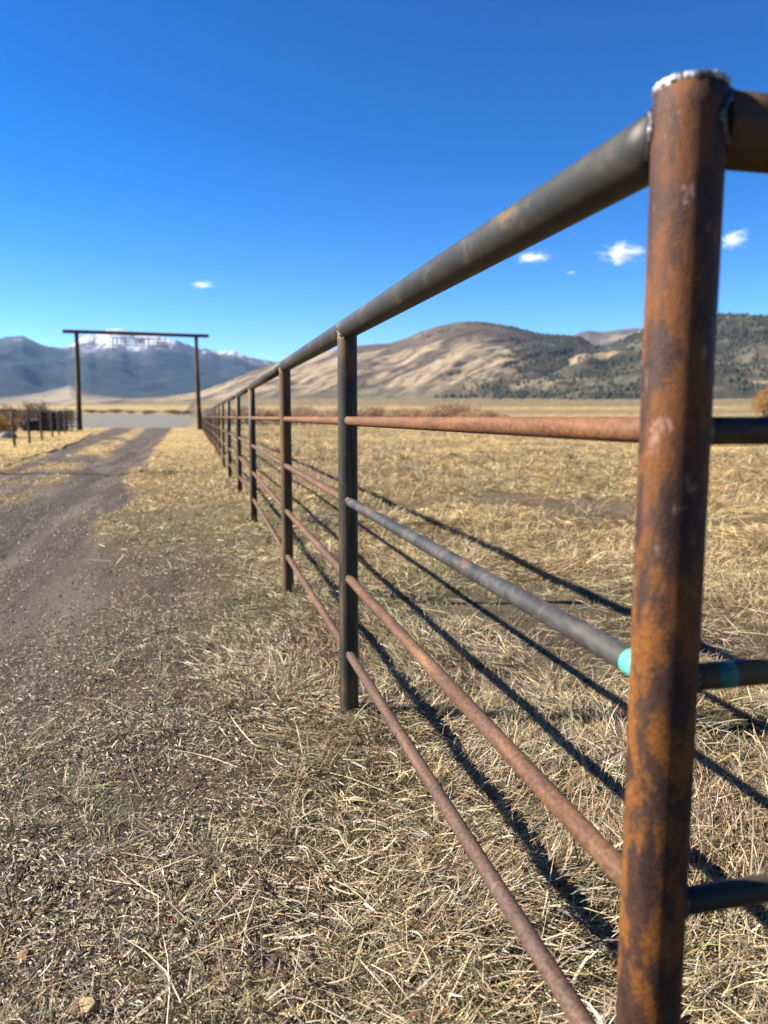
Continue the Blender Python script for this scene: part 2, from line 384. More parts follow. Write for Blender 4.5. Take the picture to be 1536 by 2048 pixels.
# 3 tufts of upright grass
tx, ty, tr, c, b, l = sample_cover(4200, 1.15, 26)
k = (RNG.random(len(tx)) < c * (.15 + .5 * sst(.0, .7, tx)) * np.interp(tr, [1, 5, 26], [.45, .8, 1])) & (l < .3)
tx, ty, tr = tx[k], ty[k], tr[k]
hand = [(.36, 1.86, 1.35), (.30, 1.80, 1.1), (.62, 1.95, 1.0), (-.05, 1.58, .8), (.55, 2.72, .8), (.52, 2.86, .7), (.02, 2.6, .7), (.95, 2.2, 1.2), (1.12, 2.5, 1.1), (.8, 3.0, 1.0), (1.3, 1.7, 1.0), (.1, 1.45, 1.0), (.25, 1.42, .9), (.6, 1.5, 1.1), (.56, 5.1, .9), (.62, 4.95, .9)]
ts = RNG.uniform(.5, 1.15, len(tx)) * (1 + .9 * sst(4, 8, tr) * sst(.8, 1.6, tx))
tx = np.concatenate([tx, [h[0] for h in hand]]); ty = np.concatenate([ty, [h[1] for h in hand]]); ts = np.concatenate([ts, [h[2] for h in hand]])
per = RNG.integers(28, 70, len(tx)); idx = np.repeat(np.arange(len(tx)), per); n = len(idx)
rad = np.abs(RNG.normal(0, .028, n)) * ts[idx]; a_ = RNG.uniform(0, 2 * math.pi, n)
x = tx[idx] + rad * np.cos(a_); y = ty[idx] + rad * np.sin(a_); r = np.hypot(x, y)
azm = a_ + RNG.normal(0, .5, n)
L = RNG.gamma(7, .0135, n) * ts[idx] * np.maximum(1, r / 9) ** .4
el = RNG.uniform(.35, 1.35, n); curv = RNG.uniform(.2, 1.5, n); wd = RNG.uniform(.0011, .0024, n) * np.maximum(1, r / 4)
gk = (RNG.random(len(tx)) < .35)[idx]
wt = np.stack([np.full(n, 2.5), np.full(n, 3.0), np.full(n, 1.0), np.full(n, 2.0), .6 + 3.0 * gk, np.full(n, .8), np.full(n, .3), .8 + 3 * gk], 1)
blades('grass_tuft', x, y, hz(x, y) - .003, azm, L, wd, el, curv, pick(n, wt), 'scattered upright tufts of yellow green grass')

# 4 a few long stalks lying across
n = 900; x, y, r, c, b, l = sample_cover(n * 3, 1.1, 7)
k = RNG.random(len(x)) < c * np.interp(x, [-.4, .5], [.03, 1]); x, y, r = x[k], y[k], r[k]; n = len(x)
azm = RNG.uniform(0, 6.28, n); L = RNG.uniform(.12, .30, n); wd = RNG.uniform(.0018, .0032, n)
blades('straw_stalk', x, y, hz(x, y) + RNG.uniform(.008, .035, n), azm, L, wd, RNG.uniform(0, .18, n), RNG.uniform(0, .25, n), pick(n, [5, 2, 2, 0, 0, 0, 0, 1]) * 1.1, 'long pale straw stalks lying on top of the matted grass', 'straw')

# 5 tall golden grass farther out in the field
n = 120000; th = RNG.uniform(R(-8), R(46), n); r = np.exp(RNG.uniform(math.log(14), math.log(190), n))
x = r * np.sin(th); y = r * np.cos(th); band = sst(-.25, .5, fbm(x * .12, y * .22, 97, 3) + .25 * sst(60, 110, r)); c, b, l, rd = zones(x, y)
k = (RNG.random(n) < band * c * (1 - l)) & (x > .75); x, y, r = x[k], y[k], r[k]; n = len(x)
azm = RNG.uniform(0, 6.28, n); L = RNG.uniform(.10, .24, n) * np.interp(r, [14, 60, 190], [.8, 1.7, 3.2]); wd = .0035 * np.maximum(1, r / 8)
blades('tall_grass', x, y, hz(x, y) - .01, azm, L, wd * np.ones(n), RNG.uniform(.5, 1.4, n), RNG.uniform(0, 1.2, n), pick(n, [2, 4, .8, 3.2, .3, .9, .5, .8]), 'golden standing grass in clumps across the far field')

# ------------------------------------------------------------------ small stones (uncountable) and single rocks
def ico(sub=1):
    import bmesh
    bm = bmesh.new(); bmesh.ops.create_icosphere(bm, subdivisions=sub, radius=1.0)
    V = np.array([v.co[:] for v in bm.verts]); Fc = np.array([[v.index for v in f.verts] for f in bm.faces]); bm.free(); return V, Fc
V0, F0 = ico(1)
def mat_stone():
    a = M('gravel_stone'); at = a.n('ShaderNodeAttribute', attribute_name='Col'); return a.set(at.outputs['Color'], .85, 0, .3)
def scatter_stones(name, x, y, s, label, cols):
    n = len(x); z = hz(x, y) + s * .15
    rot = RNG.uniform(0, 6.28, n); sx = RNG.uniform(.7, 1.35, n); sy = RNG.uniform(.6, 1.1, n); sz = RNG.uniform(.35, .8, n)
    W = V0[None] * (1 + RNG.normal(0, .16, (n, len(V0), 1)))
    W = W * np.stack([sx, sy, sz], -1)[:, None, :] * s[:, None, None]
    c_, s_ = np.cos(rot)[:, None], np.sin(rot)[:, None]
    X = W[:, :, 0] * c_ - W[:, :, 1] * s_ + x[:, None]; Y = W[:, :, 0] * s_ + W[:, :, 1] * c_ + y[:, None]; Z = W[:, :, 2] + z[:, None]
    V = np.stack([X, Y, Z], -1).reshape(-1, 3); Q = (F0[None] + (np.arange(n) * len(V0))[:, None, None]).reshape(-1, 3)
    return tag(mesh(name, V, Q, MAT['stone'], smooth=False, cols=np.repeat(cols, len(V0), 0)), label, 'gravel', kind='stuff')
MAT['stone'] = mat_stone()
x, y, r, c, b, l = sample_cover(90000, 1.05, 18)
k = RNG.random(len(x)) < (.06 + .8 * b + .45 * (1 - sst(-.2, .5, x))) * .85 * (1 - .75 * sst(.3, .8, x)); x, y, r = x[k], y[k], r[k]; n = len(x)
s = RNG.gamma(2.2, .0011, n) + .0012; s = s * np.maximum(1, r / 4) ** .6
tint = RNG.choice(3, n, p=[.5, .35, .15]); SC = np.array([[.13, .105, .085], [.24, .20, .165], [.42, .39, .34]])[tint] * RNG.uniform(.6, 1.2, (n, 1))
scatter_stones('gravel', x, y, s, 'fine brown and grey gravel in the soil of the drive', SC)

def rock(name, u, v, size, colr, label, sink=.25, squash=.75, group=None, cat='rock', seed=0):
    X, Y = on_ground(u, v, .01); size *= 1.3
    V, Fc = ico(4); rg = np.random.default_rng(seed + 5)
    d = V.copy()
    for _ in range(9):  # flat chipped faces
        nrm = rg.normal(size=3); nrm /= np.linalg.norm(nrm); lim = rg.uniform(.55, .85)
        q = d @ nrm; d -= np.clip(q - lim, 0, None)[:, None] * nrm[None]
    nn = fbm(V[:, 0] * 4 + V[:, 2] * 3, V[:, 1] * 4 - V[:, 2] * 2, seed, 4)
    d *= (1 + .07 * nn)[:, None]
    d = d * np.array([1.0, .8, squash]) * size
    a = M(label[:20].replace(' ', '_') + '_stone'); q = a.noise(70, 6, .7, a.co.outputs['Object']); a.bump(q, .7, .004)
    m = a.set(a.ramp(q, [(.3, tuple(t * .45 for t in colr)), (.55, colr), (.75, tuple(min(.8, t * 1.35) for t in colr))]), .9, 0, .2)
    o = mesh(name, d, Fc, m); o.location = (X, Y, float(hz(X, Y)) + size * squash * (1 - 2 * sink) * .8); o.rotation_euler = (rg.uniform(-.3, .3), rg.uniform(-.3, .3), rg.uniform(0, 6))
    return tag(o, label, cat, group)
rock('rock', 172, 2002, .021, (.40, .31, .17), 'rough tan rock at the bottom left corner of the ground', seed=1)
rock('rock', 548, 1990, .024, (.22, .18, .12), 'larger dull brown rock half hidden in grass below the dark bark chip', seed=2)
rock('rock', 50, 1905, .018, (.26, .15, .09), 'reddish brown rock near the left edge of the ground', seed=3)
rock('rock', 36, 1555, .016, (.36, .31, .25), 'flat pale grey rock far up the left edge of the soil', seed=4)
rock('pebble', 409, 1871, .009, (.62, .60, .54), 'small white pebble above a second pale pebble', seed=5, cat='pebble')
rock('pebble', 413, 1896, .008, (.50, .52, .46), 'small greenish grey pebble just below the white one', seed=6, cat='pebble')
rock('pebble', 169, 1489, .007, (.70, .68, .62), 'bright white pebble lying alone on the brown soil', seed=7, cat='pebble')
rock('pebble', 167, 1561, .007, (.66, .66, .62), 'bright white pebble beside the flat pale grey rock', seed=8, cat='pebble')
rock('pebble', 281, 1485, .009, (.42, .33, .27), 'pinkish tan pebble on the soil near the fence side', seed=9, cat='pebble')
rock('pebble', 250, 1977, .008, (.60, .58, .50), 'round cream pebble right of the rough tan rock', seed=10, cat='pebble')
rock('pebble', 335, 1975, .010, (.34, .30, .24), 'brown pebble in grass between the tan rock and the dull brown rock', seed=12, cat='pebble')
rock('pebble', 52, 1828, .009, (.55, .47, .33), 'yellowish pebble above the reddish brown rock', seed=13, cat='pebble')

def leaf(u, v, L, W, c1, label, name='dead_leaf', rot=0, tilt=.3, cat='leaf'):
    X, Y = on_ground(u, v, .02); V = []; Q = []
    n = 9; m = 4
    for i in range(n):
        t = i / (n - 1); wv = W * math.sin(math.pi * min(1, t * .96 + .04)) ** .7 * .5 + .0005
        for j in range(-m, m + 1):
            q = j / m; V.append(((t - .5) * L, q * wv * (1 + .12 * random.uniform(-1, 1)), .25 * wv * q * q + .10 * L * math.sin(t * 3) + random.uniform(-1, 1) * .0006))
    wn = 2 * m + 1
    for i in range(n - 1):
        for j in range(wn - 1): Q.append((i * wn + j, (i + 1) * wn + j, (i + 1) * wn + j + 1, i * wn + j + 1))
    a = M(name + '_surface'); q = a.noise(120, 5, .6, a.co.outputs['Object']); a.bump(q, .3, .002)
    mm = a.set(a.ramp(q, [(.3, tuple(t * .5 for t in c1)), (.7, c1)]), .6, 0, .3)
    o = mesh(name, V, Q, mm); s = o.modifiers.new('thick', 'SOLIDIFY'); s.thickness = .0012
    o.location = (X, Y, float(hz(X, Y)) + .022); o.rotation_euler = (tilt, .1, rot)
    return tag(o, label, cat)
leaf(537, 1920, .055, .034, (.17, .115, .10), 'dark grey brown bark chip lying in the foreground grass', 'bark_chip', 1.2, .35, 'bark')
leaf(850, 1636, .028, .018, (.42, .24, .13), 'curled light brown dead leaf between the two lower rails', rot=.6)
leaf(588, 1437, .022, .014, (.35, .09, .035), 'small red dead leaf left of the dark post base', rot=2.2)
leaf(342, 1840, .020, .012, (.30, .05, .03), 'small dark red dead leaf in the left foreground', rot=1.0)
leaf(505, 1702, .018, .013, (.40, .26, .16), 'small tan dead leaf in the soil left of the big grass tuft', rot=2.9)

# ------------------------------------------------------------------ pipes
def axis_matrix(p0, p1):
    z = (Vector(p1) - Vector(p0)).normalized(); q = z.to_track_quat('Z', 'Y')
    return Matrix.Translation(Vector(p0)) @ q.to_matrix().to_4x4()
def pipe(name, p0, p1, r, mat, parent, seg=40, cope=0.0, step=.03, wav=0.0):
    """a tube along local z with slightly uneven wall, closed ends"""
    Ln = (Vector(p1) - Vector(p0)).length; k = max(2, min(70, int(Ln / step)))
    V = []; Q = []
    seed = random.random() * 50
    for i in range(k + 1):
        zz = Ln * i / k
        for j in range(seg):
            a = 2 * math.pi * j / seg; V.append((math.cos(a) * r, math.sin(a) * r, zz))
    V = np.array(V)
    if wav:
        ang = np.arctan2(V[:, 1], V[:, 0]); f = 1 + wav * fbm(np.cos(ang) * 1.5 + seed, V[:, 2] * 9 + np.sin(ang) * 1.5, int(seed), 3)
        V[:, 0] *= f; V[:, 1] *= f
    for i in range(k):
        for j in range(seg):
            n_ = (j + 1) % seg; Q.append((i * seg + j, i * seg + n_, (i + 1) * seg + n_, (i + 1) * seg + j))
    Q.append(tuple(range(seg))[::-1]); Q.append(tuple(range(k * seg, (k + 1) * seg)))
    o = mesh(name, V, Q, mat, None)
    for p in o.data.polygons:
        if len(p.vertices) > 4: p.use_smooth = False
    o.parent = parent
    M4 = axis_matrix(p0, p1)
    o.matrix_world = M4 if parent is None else M4
    if parent is not None:
        o.matrix_parent_inverse = Matrix.Identity(4); o.matrix_basis = parent_inv(parent) @ M4
    return o
def parent_inv(p):
    m = Matrix.Identity(4); q = p
    while q is not None: m = q.matrix_basis @ m; q = q.parent
    return m.inverted()
def bead(pts, r, parent, name='weld_bead', lump=.45, closed=True, mat='weld'):
    """lumpy weld bead following pts (world)"""
    n = len(pts); seg = 8; V = []; Q = []
    for i in range(n):
        p = Vector(pts[i]); t = (Vector(pts[(i + 1) % n]) - Vector(pts[i - 1])).normalized()
        u = t.orthogonal().normalized(); v = t.cross(u)
        rr_ = r * (1 + lump * math.sin(i * 1.9) * .6 + random.uniform(-.3, .3) * lump)
        for j in range(seg):
            a = 2 * math.pi * j / seg; q = p + (u * math.cos(a) + v * math.sin(a)) * rr_; V.append(q[:])
    for i in range(n if closed else n - 1):
        for j in range(seg):
            a, b = i * seg, ((i + 1) % n) * seg; Q.append((a + j, a + (j + 1) % seg, b + (j + 1) % seg, b + j))
    c = sum((Vector(p) for p in pts), Vector()) / n
    V = [(Vector(q) - c)[:] for q in V]
    o = mesh(name, V, Q, MAT[mat]); o.parent = parent; o.matrix_basis = parent_inv(parent) @ Matrix.Translation(c)
    return o
def ring_side(cx, cy, cz, Rp, rr_, dirn, axis='y', n=34):
    """curve where a rail (radius rr_) along axis meets the wall of a vertical post (radius Rp)"""
    out = []
    for i in range(n):
        a = 2 * math.pi * i / n; s = rr_ * math.cos(a); h = rr_ * math.sin(a); d = math.sqrt(max(1e-9, Rp * Rp - s * s)) + .001
        out.append((cx + s, cy + dirn * d, cz + h) if axis == 'y' else (cx + dirn * d, cy + s, cz + h))
    return out
def ring_under(cx, cy, cz, Rp, rt, n=40):
    out = []
    for i in range(n):
        a = 2 * math.pi * i / n; X = Rp * math.cos(a); Y = Rp * math.sin(a)
        out.append((cx + X, cy + Y, cz - math.sqrt(max(0, rt * rt - X * X)) - .001))
    return out

PX = .540; RP = .0365; RT = .0375; RL = .0168; ZT = 1.500
ZR = [1.163, .862, .566, .268]
post_y = [.800, 2.852, 5.0, 8.55, 11.9, 15.1, 18.6, 22.2, 25.8, 29.4, 33.0, 36.6, 40.2, 43.8, 47.4, 51.0, 54.6, 58.2, 61.8, 65.4, 68.4]
def fx(yy): return PX + np.interp(yy, [0, 5, 9, 12, 15, 30, 69], [0, .004, .03, .045, .02, .0, -.25])
fence = empty('pipe_fence', (PX, post_y[0], 0), 'long rusty pipe fence running from the near corner post to the log gateway', 'fence')
post_mats = ['post_rust', 'steel', 'steel2', 'steel', 'steel', 'steel', 'steel2', 'steel', 'steel2']
for i, yy in enumerate(post_y):
    x0 = float(fx(yy)); zb = float(hz(x0, yy)) - .12
    near_ = i < 3
    rp = .0395 if i == 0 else RP
    top = 1.540 if i == 0 else ZT - RT * .35
    m = MAT[post_mats[i] if i < len(post_mats) else ('steel' if i % 3 else 'steel2')]
    zoff = 0
    p = pipe('post', (x0, yy, zb), (x0, yy, top), rp, m, fence, seg=64 if near_ else 20, step=.03 if near_ else .4, wav=.003 if near_ else 0)
    if i == 0:
        p['label'] = 'near corner post, rough orange and brown rust'
        # cap plate, slightly domed, with a weld round its edge
        V = []; Q = []; n = 48
        for k, (q, h) in enumerate([(1.0, -.004), (1.0, 0), (.97, .004), (.75, .0065), (.4, .0085)]):
            for j in range(n):
                a = 2 * math.pi * j / n; V.append((math.cos(a) * rp * q, math.sin(a) * rp * q, h + random.uniform(-.0005, .0005)))
        V.append((0, 0, .009))
        for k in range(4):
            for j in range(n): Q.append((k * n + j, k * n + (j + 1) % n, (k + 1) * n + (j + 1) % n, (k + 1) * n + j))
        for j in range(n): Q.append((4 * n + j, 4 * n + (j + 1) % n, 5 * n))
        cp = mesh('cap', V, Q, MAT['cap']); cp.parent = p; cp.matrix_basis = parent_inv(p) @ Matrix.Translation((x0, yy, top))
        bead([(x0 + rp * math.cos(t) * .91, yy + rp * math.sin(t) * .91, top) for t in np.linspace(0, 2 * math.pi, 70, endpoint=False)], .0050, p, lump=.28, mat='cap')
        bead(ring_side(x0, yy, ZT, rp, RT, 1), .0048, p); bead(ring_side(x0, yy, ZT, rp, RT, 1, 'x'), .0045, p)
        for zr in ZR:
            bead(ring_side(x0, yy, zr, rp, RL, 1), .0032, p); bead(ring_side(x0, yy, zr, rp, RL, 1, 'x'), .0032, p)
    elif i < 4:
        bead(ring_under(x0, yy, ZT, rp, RT), .0042 if i == 1 else .003, p)
        for zr in ZR:
            bead(ring_side(x0, yy, zr, rp, RL, -1), .0030, p)
            if i < 2: bead(ring_side(x0, yy, zr, rp, RL, 1), .0028, p)
for i in range(len(post_y) - 1):
    y0, y1 = post_y[i], post_y[i + 1]; x0, x1 = float(fx(y0)), float(fx(y1))
    near_ = i < 2
    if i % 2 == 0 or i == 1:
        pass
    ya = y0 + (RP * .6 if i == 0 else 0)
    pipe('top_rail', (x0, ya, ZT), (x1, y1, ZT), RT, MAT['toprail'], fence, seg=64 if near_ else 20, step=.05 if near_ else 2, wav=.003 if near_ else 0)
    for k, zr in enumerate(ZR):
        mm = MAT['rail2'] if k == 0 else MAT['rail']
        if i == 0: mm = [MAT['rail2'], MAT['midrail'], MAT['rail'], MAT['rail3']][k]
        pr = pipe('rail', (x0, y0 + RP * .8, zr), (x1, y1 - RP * .8, zr), RL, mm, fence, seg=40 if near_ else 12, step=.04 if near_ else 2, wav=.008 if near_ else 0)
        if i == 0 and k == 1:
            pr['label'] = 'dark grey rail with a teal painted end'
            b_ = pipe('paint_band', (x0, y0 + .0385, zr), (x0, y0 + .074, zr), RL + .0006, MAT['teal'], pr, seg=40)
        if i == 0 and k == 3:   # butt weld half way along the lowest rail
            bead([(x0 + RL * math.cos(t), 2.05, zr + RL * math.sin(t)) for t in np.linspace(0, 2 * math.pi, 20, endpoint=False)], .0018, pr)
# side fence going off to the right from the corner post
side_f = empty('pipe_fence', (PX, post_y[0], 0), 'dark pipe rails leaving the rusty corner post to the right in shade', 'fence')
y0 = post_y[0]; XS = PX + RP * .8
SX = [PX, 3.2, 6.3, 9.4]
for a_, b_ in zip(SX[:-1], SX[1:]):
    s_ = a_ + (RP * .8)
    pipe('top_rail', (s_ if a_ == PX else a_, y0, ZT), (b_, y0, ZT), .0405, MAT['steel2'], side_f, seg=64, step=.05, wav=.003)
    for k, zr in enumerate(ZR):
        pr = pipe('rail', (s_, y0, zr), (b_ - RP * .8, y0, zr), RL, MAT['steel'], side_f, seg=40, wav=.005)
        if a_ == PX and k == 1:
            pr['label'] = 'dark rail with one teal painted band'
            pipe('paint_band', (PX + .068, y0, zr), (PX + .094, y0, zr), RL + .0006, MAT['teal_shade'], pr, seg=40)
for xx in SX[1:]:
    pipe('post', (xx, y0, -.12), (xx, y0, ZT - RT * .3), RP, MAT['steel2'], side_f, seg=32, step=.3)

# ------------------------------------------------------------------ ranch gate arch of logs
def mat_wood(name, c1, c2, c3, zs=.08):
    a = M(name); v = a.coords((1, 1, zs)); n1 = a.noise(14, 7, .65, v, .3); n2 = a.noise(3, 4, .5, a.coords((1, 1, .25)))
    col = a.mix(a.ramp(n2, [(.4, 0), (.65, .7)]), a.ramp(n1, [(.3, c1), (.5, c2), (.7, c3)]), c1)
    a.bump(n1, .6, .01); return a.set(col, .85, 0, .2)
MAT['log'] = mat_wood('weathered_log', (.045, .026, .018), (.12, .07, .045), (.24, .15, .09))
MAT['greywood'] = mat_wood('grey_board', (.06, .052, .045), (.15, .135, .12), (.27, .25, .22))
MAT['tpost'] = mat_wood('weathered_post', (.05, .045, .04), (.10, .095, .085), (.17, .16, .14))
def log(name, p0, p1, r0, r1, mat, parent, seg=16, k=24, bend=.04):
    Ln = (Vector(p1) - Vector(p0)).length; V = []; Q = []; ph = random.uniform(0, 6)
    for i in range(k + 1):
        t = i / k; rr_ = r0 + (r1 - r0) * t
        ox = bend * math.sin(t * 3 + ph) - bend * math.sin(ph) * (1 - t) - bend * math.sin(3 + ph) * t
        for j in range(seg):
            a = 2 * math.pi * j / seg; q = rr_ * (1 + .06 * math.sin(3 * a + t * 6 + ph) + random.uniform(-.02, .02)); V.append((ox + q * math.cos(a), q * math.sin(a), Ln * t))
    for i in range(k):
        for j in range(seg): n_ = (j + 1) % seg; Q.append((i * seg + j, i * seg + n_, (i + 1) * seg + n_, (i + 1) * seg + j))
    Q.append(tuple(range(seg))[::-1]); Q.append(tuple(range(k * seg, (k + 1) * seg)))
    o = mesh(name, V, Q, mat); o.parent = parent; o.matrix_basis = (parent_inv(parent) if parent is not None else Matrix.Identity(4)) @ axis_matrix(p0, p1); return o
GY0 = 67.6
pl = at_y(159.5, 862, GY0); tl = at_y(153, 667, GY0); pr_ = at_y(399, 858, 68.6); tr_ = at_y(392, 674, 68.6)
gate = empty('ranch_gate', (0.5 * (pl.x + pr_.x), 68, 0), 'tall log gateway with a long crossbeam spanning the dirt drive', 'gateway')
zg = lambda p: float(hz(p.x, p.y))
log('post', (pl.x, pl.y, zg(pl) - .4), (tl.x, tl.y, tl.z), .23, .16, MAT['log'], gate)
log('post', (pr_.x, pr_.y, zg(pr_) - .4), (tr_.x, tr_.y, tr_.z), .22, .15, MAT['log'], gate)
bl = at_y(125, 662.5, 67.4); br = at_y(417, 672, 68.8)
log('crossbeam', bl, br, .155, .15, MAT['log'], gate, k=40, bend=.05)
# lettering strip: open cut steel letters, illegible at this distance, as two groups of strokes
sg = empty('name_sign', (0, 0, 0), 'openwork cut steel name sign hanging under the gateway crossbeam', 'sign')
a_ = M('cut_steel'); msteel = a_.set((.06, .055, .055), .5, .6, .5)
def bars(name, segs, th, mat, parent):
    V = []; Q = []
    for (p, q, wv) in segs:
        p = Vector(p); q = Vector(q); t = (q - p).normalized(); n_ = Vector((0, 1, 0)); s_ = t.cross(n_).normalized() * wv * .5; d_ = n_ * th * .5; b0 = len(V)
        for e in (p, q):
            for (i1, i2) in ((-1, -1), (1, -1), (1, 1), (-1, 1)): V.append((e + s_ * i1 + d_ * i2)[:])
        for k in range(4): Q.append((b0 + k, b0 + (k + 1) % 4, b0 + 4 + (k + 1) % 4, b0 + 4 + k))
        Q.append((b0, b0 + 3, b0 + 2, b0 + 1)); Q.append((b0 + 4, b0 + 5, b0 + 6, b0 + 7))
    o = mesh(name, V, Q, mat, smooth=False); o.parent = parent; return o
def word(u0, u1, n, v0, v1, pattern):
    for i in range(n):
        ua = u0 + (u1 - u0) * i / n; ub = u0 + (u1 - u0) * (i + .82) / n
        A, B, C, D = at_y(ua, v0, 67.9), at_y(ub, v0, 67.9), at_y(ua, v1, 67.9), at_y(ub, v1, 67.9)
        Em = (A + C) / 2; Fm = (B + D) / 2; w_ = .042; s_ = []
        kind = pattern[i % len(pattern)]
        if 'l' in kind: s_.append((C, A, w_))
        if 'r' in kind: s_.append((D, B, w_))
        if 't' in kind: s_.append((A, B, w_))
        if 'b' in kind: s_.append((C, D, w_))
        if 'm' in kind: s_.append((Em, Fm, w_))
        if 'x' in kind: s_.append((Em, D, w_))
        bars('letter', s_, .02, msteel, sg)
word(218, 259, 5, 676, 690, ['lrm', 'lrtb', 'ltmb', 'lrt', 'ltmb'])
word(271, 334, 7, 678, 692, ['ltmx', 'lrtm', 'lrt', 'ltb', 'lrm', 'ltmb', 'tmb'])
bars('hanger', [(at_y(222, 666, 67.9), at_y(222, 676, 67.9), .03), (at_y(330, 670, 67.9), at_y(330, 679, 67.9), .03), (at_y(217, 690.5, 67.9), at_y(335, 693, 67.9), .04), (at_y(217, 675, 67.9), at_y(335, 678, 67.9), .04)], .02, msteel, sg)

# ------------------------------------------------------------------ wire fence and old things left of the drive
def stick_mesh(segs, sides=6):
    V = []; Q = []
    for (p, q, r0, r1) in segs:
        p = Vector(p); q = Vector(q); t = (q - p).normalized(); u = t.orthogonal().normalized(); v = t.cross(u); b0 = len(V)
        for e, r_ in ((p, r0), (q, r1)):
            for j in range(sides):
                a = 2 * math.pi * j / sides; V.append((e + (u * math.cos(a) + v * math.sin(a)) * r_)[:])
        for j in range(sides): Q.append((b0 + j, b0 + (j + 1) % sides, b0 + sides + (j + 1) % sides, b0 + sides + j))
        Q.append(tuple(b0 + j for j in range(sides))[::-1]); Q.append(tuple(b0 + sides + j for j in range(sides)))
    return V, Q
def sticks(name, segs, mat, parent=None, sides=6):
    V, Q = stick_mesh(segs, sides); V = np.array(V)
    if parent is not None: V = V - np.array(parent.location)
    return mesh(name, V, Q, mat, parent)
wf = empty('wire_fence', (-7.5, 45, 0), 'low wire fence on thin dark posts left of the dirt drive', 'fence')
wp = [(-6.3, 20.5), (-6.6, 26.2), (-6.88, 32.1), (-7.15, 36.2), (-7.35, 40.0), (-7.9, 46.0), (-8.3, 50.5), (-8.8, 56), (-9.2, 61.5), (-9.55, 66.8)]
for (xx, yy) in wp:
    z0 = float(hz(xx, yy)); lean = random.uniform(-.05, .05)
    log('post', (xx, yy, z0 - .2), (xx + lean, yy, z0 + random.uniform(1.35, 1.6)), .06, .045, MAT['tpost'], wf, seg=8, k=6, bend=.02)
for h in (.35, .7, 1.05):
    segs = []
    for a, b in zip(wp[:-1], wp[1:]):
        segs.append(((a[0], a[1], float(hz(*a)) + h), (b[0], b[1], float(hz(*b)) + h), .006, .006))
    sticks('wire', segs, msteel, wf, 5)
segs = []
for a, b in zip(wp[:-1], wp[1:]): segs.append(((a[0], a[1], float(hz(*a)) + 1.36), (b[0], b[1], float(hz(*b)) + 1.38), .035, .032))
sticks('top_rail', segs, MAT['rail'], wf, 8)
# plank panel beside the gate post
pn = empty('stock_panel', (-9.3, 67, 0), 'old rail panel standing against the left gateway post', 'panel')
for h in (.3, .62, .94, 1.26, 1.55): sticks('rail', [((-12.0, 66.2, h), (-9.75, 67.3, h + .03), .045, .045)], MAT['log'], pn)
for xx in (-12.0, -11.2, -10.4): sticks('post', [((xx, 66.1 + (xx + 12) * .5, -.1), (xx, 66.1 + (xx + 12) * .5, 1.75), .07, .06)], MAT['greywood'], pn)
# open fronted shelter
a_ = M('dark_weathered_boards'); nb = a_.noise(9, 6, .6, a_.coords((6, 6, .5))); mdark = a_.set(a_.ramp(nb, [(.3, (.012, .010, .009)), (.6, (.04, .034, .03)), (.75, (.09, .08, .07))]), .9, 0, .2)
def box(name, c, s, mat, parent, rot=0, bev=.01):
    import bmesh
    bm = bmesh.new(); bmesh.ops.create_cube(bm, size=1); bmesh.ops.scale(bm, vec=s, verts=bm.verts)
    if bev: bmesh.ops.bevel(bm, geom=bm.edges[:], offset=bev, segments=1, affect='EDGES')
    me = bpy.data.meshes.new(name); bm.to_mesh(me); bm.free(); me.materials.append(mat)
    o = link(name, me, parent); q = Vector(c) - (parent.location if parent is not None else Vector())
    o.location = q; o.rotation_euler = (0, 0, rot); return o
sx, sy = at_y(92, 860, 62).x, 62.0
sh = empty('pen', (sx, sy, 0), 'small dark board pen with grey posts behind the wire fence', 'pen')
box('wall', (sx + .35, sy + .8, .78), (1.5, .08, 1.5), mdark, sh)
for d_ in (-3.4, -2.7, -1.9, -1.1, -.35, .4, 1.2): box('post', (sx + d_, sy - .8, .85), (.13, .13, 1.7 + .12 * math.sin(d_ * 9)), MAT['greywood'], sh)
for h_ in (.35, .75, 1.15, 1.52): box('rail', (sx - .9, sy - .88, h_), (5.2, .035, .075), MAT['rail'], sh, 0, .004)
box('board', (sx - .75, sy - .93, .5), (1.0, .04, .7), mdark, sh, 0, .004)
# brush pile
bp = []
bx = at_y(46, 860, 66)
for i in range(260):
    a = random.uniform(0, math.pi); L_ = random.uniform(.6, 2.1); cx_ = bx.x + random.gauss(0, 1.7); cy_ = 66 + random.gauss(0, .8)
    h = max(.05, 1.4 * math.exp(-((cx_ - bx.x) / 1.5) ** 2) * random.random()); e = random.uniform(-.1, .7)
    d = Vector((math.cos(a) * math.cos(e), math.sin(a) * math.cos(e), math.sin(e))) * L_
    p = Vector((cx_, cy_, h)); bp.append((p, p + d, random.uniform(.012, .04), .006))
o = sticks('brush_pile', bp, mdark, None, 5); tag(o, 'heap of dark dead branches piled behind the wire fence', 'brush pile')
# two leaning grey boards on it
for q, (du, lb) in enumerate([(0, 'leaning grey plank resting on the dead brush heap'), (16, 'second shorter grey plank propped against the dark pen')]):
    p = at_y(40 + du, 856, 63.5); b_ = box('plank', (p.x, 63.5, .75), (.22, .05, 1.9 - .4 * q), MAT['greywood'], None, 0, .004); b_.rotation_euler = (.2, -.45 + .2 * q, 0)
    tag(b_, lb, 'plank')
for q, (u_, v_, s_, lb) in enumerate([(13, 852, .30, 'pale boulder at the far left beside the wire fence'), (22, 858, .24, 'smaller pale boulder right of the first one by the wire fence')]):
    p = at_y(u_, v_, 45); o = rock('boulder', 100, 1800, s_, (.42, .38, .35), lb, seed=20 + q, cat='boulder'); o.location = (p.x, 45, .1)

